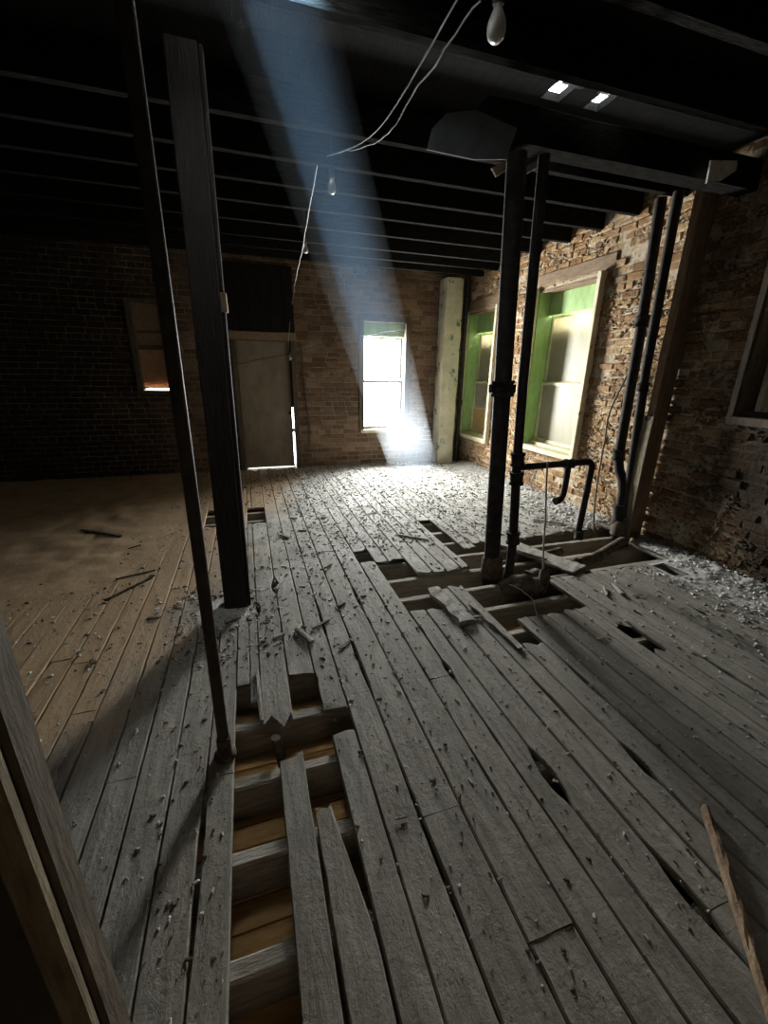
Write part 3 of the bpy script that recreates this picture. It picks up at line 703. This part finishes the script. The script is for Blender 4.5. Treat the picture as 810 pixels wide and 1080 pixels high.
# hanging ceiling scraps
def scrap(name, label, pts, th, mat):
    mb = MB(); n = len(pts)
    vs = [Vector(p) for p in pts]; nr = (vs[1] - vs[0]).cross(vs[2] - vs[0]).normalized() * th
    mb.add(vs + [v + nr for v in vs], [tuple(range(n)), tuple(reversed(range(n, 2 * n)))] + [(i, (i + 1) % n, n + (i + 1) % n, n + i) for i in range(n)])
    o = recalc(mb.build(name, mat)); return tag(o, label, 'debris')
scrap('hanging_sheet', 'torn grey sheet drooping from the joists left of the iron column', [(1.05, 2.60, 2.705), (1.34, 2.605, 2.70), (1.55, 2.61, 2.73), (1.60, 2.60, 2.88), (1.33, 2.60, 2.92), (1.155, 2.60, 2.88), (1.074, 2.60, 2.80)], .006, M['sheet'])
scrap('hanging_scrap', 'splintered lath wedged above the iron column', [(1.62, 2.9, 2.80), (1.66, 2.9, 2.76), (1.98, 2.93, 2.96), (1.95, 2.95, 3.0)], .012, M['stud'])
scrap('hanging_scrap', 'splintered lath wedged above the drain pipe', [(1.84, 2.9, 2.82), (1.88, 2.9, 2.80), (2.16, 2.93, 2.97), (2.12, 2.95, 2.99)], .012, M['plank'])
scrap('hanging_scrap', 'pale plaster scrap in the ceiling gap near the right wall', [(3.13, 2.62, 2.81), (3.25, 2.62, 2.84), (3.36, 2.61, 2.91), (3.34, 2.60, 2.96), (3.10, 2.60, 2.93)], .012, M['chip'])

# ------------------------------------------------------------------ debris
def plank(name, label, a, b_, w, th, z, mat, rough=.01, cat='timber', lift=0, group=None):
    a = Vector((*a, 0)); c = Vector((*b_, 0)); t = (c - a); L = t.length; t.normalize(); s_ = Vector((-t.y, t.x, 0))
    n = max(3, int(L / .04)); vs = []
    for i in range(n + 1):
        f = i / n; p = a + (c - a) * f; p.z = z + lift * f
        e_ = U(0, rough); e2 = U(0, rough); ex = (t * U(-rough * 2, rough * 2)) if i in (0, n) else Vector()
        for (q, r_) in ((-w / 2 + e_, 0), (w / 2 - e2, 0), (w / 2 - e2, th * U(.7, 1)), (0, th * U(.85, 1.1)), (-w / 2 + e_, th * U(.7, 1))):
            vs.append(p + s_ * q + Vector((0, 0, r_)) + ex * (1 if q > 0 else .4))
    fs = []
    for i in range(n):
        for q in range(5): fs.append((i * 5 + q, i * 5 + (q + 1) % 5, (i + 1) * 5 + (q + 1) % 5, (i + 1) * 5 + q))
    fs += [tuple(reversed(range(5))), tuple(n * 5 + q for q in range(5))]
    mb = MB(); mb.add(vs, fs); o = recalc(mb.build(name, mat)); return tag(o, label, cat, group)
plank('broken_board', 'torn grey board piece lying on the boards left of the trench hole', (1.20, 2.52), (1.24, 2.06), .13, .035, .004, M['plank'], .03, 'board')
plank('broken_board', 'splintered narrow board beside the torn board piece before the trench', (1.38, 2.28), (1.42, 1.72), .05, .02, .004, M['plank'], .015, 'board')
plank('floor_remnant', 'remnant of boarding bridging the trench right of the drain pipe', (2.20, 3.28), (2.52, 2.50), .24, .024, .0, M['plank'], .03, 'board')
plank('wood_lath', 'thin lath lying across the trench remnant boarding', (2.13, 3.12), (2.36, 2.72), .035, .015, .027, M['plank'], .006, 'stick')
plank('wood_lath', 'dark thin stick lying on the boards left of the iron column', (1.33, 3.65), (1.57, 3.45), .022, .014, .004, M['plank'], .004, 'stick')
plank('wood_lath', 'long pale lath lying at the lower right of the floor', (1.511, .709), (1.06, .17), .026, .03, .004, M['stud'], .003, 'stick')
plank('wood_lath', 'dark curved stick lying on brown silt near the dark far left', (-1.66, 4.58), (-1.24, 4.28), .05, .03, .004, M['chipdark'], .015, 'stick')
plank('wood_lath', 'straight dark stick lying on brown silt left of the pole', (-1.06, 3.03), (-.82, 3.32), .022, .015, .004, M['chipdark'], .004, 'stick')
plank('wood_lath', 'thin stick lying just behind the straight dark stick on silt', (-1.08, 3.36), (-.82, 3.45), .014, .01, .004, M['chipdark'], .003, 'stick')
plank('wood_lath', 'pale lath lying along the wall foot right of the tan stud', (3.36, 2.78), (3.64, 3.0), .03, .03, .004, M['stud'], .006, 'stick', .04)
plank('wood_lath', 'dark slat lying on pale rubble under the large green window', (2.92, 3.66), (3.16, 3.45), .03, .012, .012, M['chipdark'], .005, 'stick')
plank('wood_lath', 'splinter standing off the boards in front of the right trench end', (2.60, 2.22), (2.54, 2.08), .03, .02, .004, M['plank'], .006, 'stick')
plank('broken_board', 'small grey wood block lying on the boards beyond the torn strip', (.175, 2.30), (.25, 2.14), .035, .025, .004, M['plank'], .006, 'board')
plank('wood_lath', 'narrow splinter poking over the far end of the torn strip', (-.07, 1.98), (-.058, 1.62), .022, .012, .004, M['plank'], .004, 'stick')

def chunk(s, mat, name):
    mb = MB(); import bmesh
    bm_ = bmesh.new(); bmesh.ops.create_icosphere(bm_, subdivisions=1, radius=s)
    for v in bm_.verts: v.co = Vector((v.co.x * U(.6, 1.3), v.co.y * U(.6, 1.3), v.co.z * U(.3, .6)))
    me = bpy.data.meshes.new(name); bm_.to_mesh(me); bm_.free(); me.materials.append(mat)
    return me
cm = [chunk(.012, M['chip'], 'plaster_chip') for _ in range(6)]
def dens(x, y):
    """likelihood of rubble at a place on the floor"""
    d_ = .22
    if y > 3.4 and x > .3: d_ = .8
    if y > 4.6 and x > .6: d_ = 1
    if x > 3.0 and y < 2.9: d_ = .9
    if x < -.5: d_ = .12
    if -.6 < x < .1 and 2.1 < y < 3.0: d_ = .8
    return d_
def in_hole(x, y, m_=.02):
    if -.19 < x < .24 and .3 < y < 1.95: return True
    return any(h[0] - m_ < x < h[1] + m_ and h[2] - m_ < y < h[3] + m_ for h in holes)
cnt = 0
while cnt < 230:
    x, y = U(-1.6, 3.6), U(.45, 4.6)
    if in_hole(x, y, .03) or R() > .35 + .65 * dens(x, y): continue
    if (x / max(y, .1)) > 1.9 : continue
    o = bpy.data.objects.new('plaster_chip', cm[cnt % 6]); COL.objects.link(o)
    s_ = U(.35, 1.0) ** 1.5 * (1.4 if y > 2.2 else .8 if y > 1.3 else .5); o.scale = (s_, s_, s_)
    o.location = (x, y, .0025 + .004 * s_); o.rotation_euler = (U(-.2, .2), U(-.2, .2), U(0, 6.28))
    tag(o, 'small pale plaster chip lying loose on the floorboards', 'plaster chip', 'plaster chips scattered on the floor'); cnt += 1
def grit(name, n, region, smin, smax, mat, label, fn=None, zf=None):
    mb = MB(); c = 0
    while c < n:
        x, y = region()
        if not (XL + .1 < x < XR - .02 and .3 < y < YB - .02) or in_hole(x, y): continue
        if fn and R() > fn(x, y): continue
        s_ = (smin + (smax - smin) * R() ** 2.5) * (.4 + .6 * min(1, y / 3.2)); z = (zf(x, y) if zf else 0) + .002
        a_ = U(0, 6.28); el = U(.5, 2.2); h_ = s_ * U(.25, .8)
        ca, sa = math.cos(a_), math.sin(a_); q = []
        for (u, v) in ((-1, -.6), (1, -.8), (.8, .7), (-.7, .9)):
            uu, vv = u * s_ * el * U(.6, 1), v * s_ * U(.6, 1); q.append((x + uu * ca - vv * sa, y + uu * sa + vv * ca, z - .003))
        tt = [(x + (p_[0] - x) * U(.4, .8), y + (p_[1] - y) * U(.4, .8), z + h_ * U(.5, 1)) for p_ in q]
        mb.add(q + tt, [(4, 5, 6, 7), (0, 1, 5, 4), (1, 2, 6, 5), (2, 3, 7, 6), (3, 0, 4, 7)], 0, U(.7, 1)); c += 1
    o = recalc(mb.build(name, mat)); return tag(o, label, 'rubble', None, 'stuff')
grit('plaster_grit', 17000, lambda: (U(-1.8, 3.7), U(.4, 7.0)), .002, .015, M['chip'], 'fine pale plaster grit strewn over the floorboards', dens)
grit('dark_grit', 9000, lambda: (U(-2.2, 3.7), U(.4, 7.0)), .003, .017, M['chipdark'], 'dark wood crumbs mixed through the floor rubble', dens)
k = 0
for i in range(46):
    for _ in range(50):
        x, y = U(-1.2, 3.3), U(.9, 5.6)
        if not in_hole(x, y, .1): break
    a_ = U(0, 6.28); L_ = U(.025, .075) * (1 if y > 1.8 else .5)
    plank('wood_fragment', 'small splintered wood fragment lying loose on the floorboards', (x - L_ * math.cos(a_), y - L_ * math.sin(a_)), (x + L_ * math.cos(a_), y + L_ * math.sin(a_)), U(.008, .028), U(.005, .014), .003, M['plank'] if R() < .5 else M['chipdark'], .004, 'wood fragment', U(0, .006), 'wood fragments scattered on the floor')
# rubble banks (heaped)
def bank(name, label, f, x0, x1, y0, y1, step, mat):
    mb = MB(); nx, ny_ = int((x1 - x0) / step), int((y1 - y0) / step); vs = []
    for j_ in range(ny_ + 1):
        for i in range(nx + 1):
            x, y = x0 + (x1 - x0) * i / nx, y0 + (y1 - y0) * j_ / ny_
            e_ = min(i, nx - i, j_, ny_ - j_) / 3; e_ = min(1, e_)
            h_ = f(x, y) * (1 + .7 * noise.noise((x * 5, y * 5, 3)) + .35 * noise.noise((x * 19, y * 19, 1)) + .2 * noise.noise((x * 45, y * 45, 1)))
            vs.append((x, y, max(-.012, h_ * e_ - .008)))
    fs = [(j_ * (nx + 1) + i, j_ * (nx + 1) + i + 1, (j_ + 1) * (nx + 1) + i + 1, (j_ + 1) * (nx + 1) + i) for j_ in range(ny_) for i in range(nx)]
    fs = [f_ for f_ in fs if max(vs[k_][2] for k_ in f_) > -.003 and not in_hole(sum(vs[k_][0] for k_ in f_) / 4, sum(vs[k_][1] for k_ in f_) / 4, 0)]
    mb.add(vs, fs, smooth=True); return tag(mb.build(name, mat), label, 'rubble', None, 'stuff')
def foot(x, y): return max(0, .055 * max(0, (x - 3.15) / .55) ** 1.2 - .006) if y > 3.35 else max(0, .05 * max(0, (x - 3.0 - .25 * abs(y - 2.2)) / .6) - .008)
grit('wall_foot_crumbs', 4500, lambda: (U(3.0, 3.7), U(.9, 6.7)), .004, .022, M['chip'], 'coarse mortar crumbs along the foot of the right brick wall', lambda x, y: max(0, (x - 2.9) / .8), foot)
M['rubble'] = simple('powdery_lime_rubble', (.28, .26, .225), (.50, .48, .44), 22, .95, bs=1, bd=.012, spots=((.16, .13, .10), 14, .62))
M['silt'] = simple('brown_silt', (.30, .20, .11), (.42, .295, .175), 5, .95, bs=.5, bd=.012)  # silt colour, lightened in place of warm light on the left
bank('lime_rubble', 'pale powdery rubble heaped along the foot of the right wall under the windows', lambda x, y: .055 * max(0, (x - 3.15) / .55) ** 1.2 - .002, 3.0, 3.715, 3.35, 6.7, .02, M['rubble'])
bank('lime_rubble', 'pale powdery rubble spread along the wall foot right of the tan stud', lambda x, y: .05 * max(0, (x - 3.0 - .25 * abs(y - 2.2)) / .6) - .004, 2.9, 3.715, .9, 2.93, .02, M['rubble'])
bank('silt_heap', 'brown silt drifted over the far left floor', lambda x, y: .035 * min(1, max(0, (-.5 - x) / .9)) * min(1, max(0, (y - 2.5) / 1.6)) - .004, -4.9, -.4, 2.4, 7.0, .05, M['silt'])
bank('silt_heap', 'pale crumbs gathered round the foot of the timber post', lambda x, y: .02 * max(0, 1 - ((x + .28) ** 2 + (y - 2.66) ** 2) ** .5 / .28), -.62, .1, 2.3, 3.0, .02, M['rubble'])

# ------------------------------------------------------------------ light
def area(name, loc, rot, sx, sy, energy, color, spread):
    l = bpy.data.lights.new(name, 'AREA'); l.shape = 'RECTANGLE'; l.size = sx; l.size_y = sy; l.energy = energy; l.color = color; l.spread = spread
    o = bpy.data.objects.new(name, l); COL.objects.link(o); o.location = loc; o.rotation_euler = rot; return o
area('fill_behind_viewer', (.2, YF + .3, 1.3), (math.radians(48), 0, math.radians(8)), 1.2, 1.0, 2.2, (1.0, .80, .55), math.radians(110))  # added warm fill lamp; the wall behind has no opening
area('daylight_back_window', (2.235, YB + .32, 1.42), (math.radians(-90), 0, 0), .9, 1.75, 900, (1.0, .97, .91), math.radians(148))
wd = bpy.data.worlds.new('daylight'); S.world = wd; wd.use_nodes = True
bg = wd.node_tree.nodes['Background'] if 'Background' in wd.node_tree.nodes else wd.node_tree.nodes.new('ShaderNodeBackground')
bg.inputs[0].default_value = (.86, .94, 1, 1); bg.inputs[1].default_value = 18.0
# added spot and haze volume that imitate a bluish lens streak
def aim(o, tgt):
    d_ = Vector(tgt) - Vector(o.location); o.rotation_euler = d_.to_track_quat('-Z', 'Y').to_euler()
TOP = Vector((.10, 2.10, 3.2)); BOT = Vector((2.70, 6.75, 0)); dr = (BOT - TOP).normalized()
sp_ = bpy.data.lights.new('added_streak_spot', 'SPOT'); sp_.energy = 105000; sp_.color = (.36, .66, 1); sp_.spot_size = math.radians(4.0); sp_.spot_blend = 1; sp_.shadow_soft_size = .03
so = bpy.data.objects.new('added_streak_spot', sp_); COL.objects.link(so); so.location = TOP - dr * 6; aim(so, BOT)
hz, nt, b_, o_ = nodes('streak_haze'); nt.nodes.remove(b_)
vs_ = nt.nodes.new('ShaderNodeVolumeScatter'); vs_.inputs['Density'].default_value = .13; vs_.inputs['Color'].default_value = (.9, .95, 1, 1)
sx = nt.nodes.new('ShaderNodeSeparateXYZ'); tc = nt.nodes.new('ShaderNodeTexCoord'); nt.links.new(tc.outputs['Object'], sx.inputs[0])
nt.links.new(math_(nt, 'MULTIPLY', math_(nt, 'SUBTRACT', 3.7, sx.outputs[2]), .055), vs_.inputs['Density'])
nt.links.new(vs_.outputs[0], o_.inputs['Volume'])
mb = MB(); P0 = TOP + dr * .3; P1 = BOT - dr * .03
mb.tube([P0, P1], [.24, .42], 24, smooth=False); hzo = mb.build('streak_haze', hz); tag(hzo, 'slanting bluish lens streak imitated by added lit haze before the bright window', 'light shaft', None, 'stuff')

# ------------------------------------------------------------------ camera
cd = bpy.data.cameras.new('camera'); cam = bpy.data.objects.new('camera', cd); COL.objects.link(cam)
cd.sensor_fit = 'VERTICAL'; cd.sensor_height = 36; cd.lens = 440 / 1080 * 36; cd.clip_start = .05; cd.clip_end = 100
r = Vector((0.9533037135153497, -0.3016663996505285, 0.014471113285851617)); up = Vector((0.08298120055959521, 0.3077003143054693, 0.947857920223281)); bk = r.cross(up)
mt = Matrix((r, up, bk)).transposed().to_4x4(); mt.translation = (0, 0, 1.55); cam.matrix_world = mt
S.camera = cam
S.view_settings.view_transform = 'Standard'; S.view_settings.look = 'None'; S.view_settings.gamma = 1; S.view_settings.use_curve_mapping = False
S.view_settings.exposure = -0.05
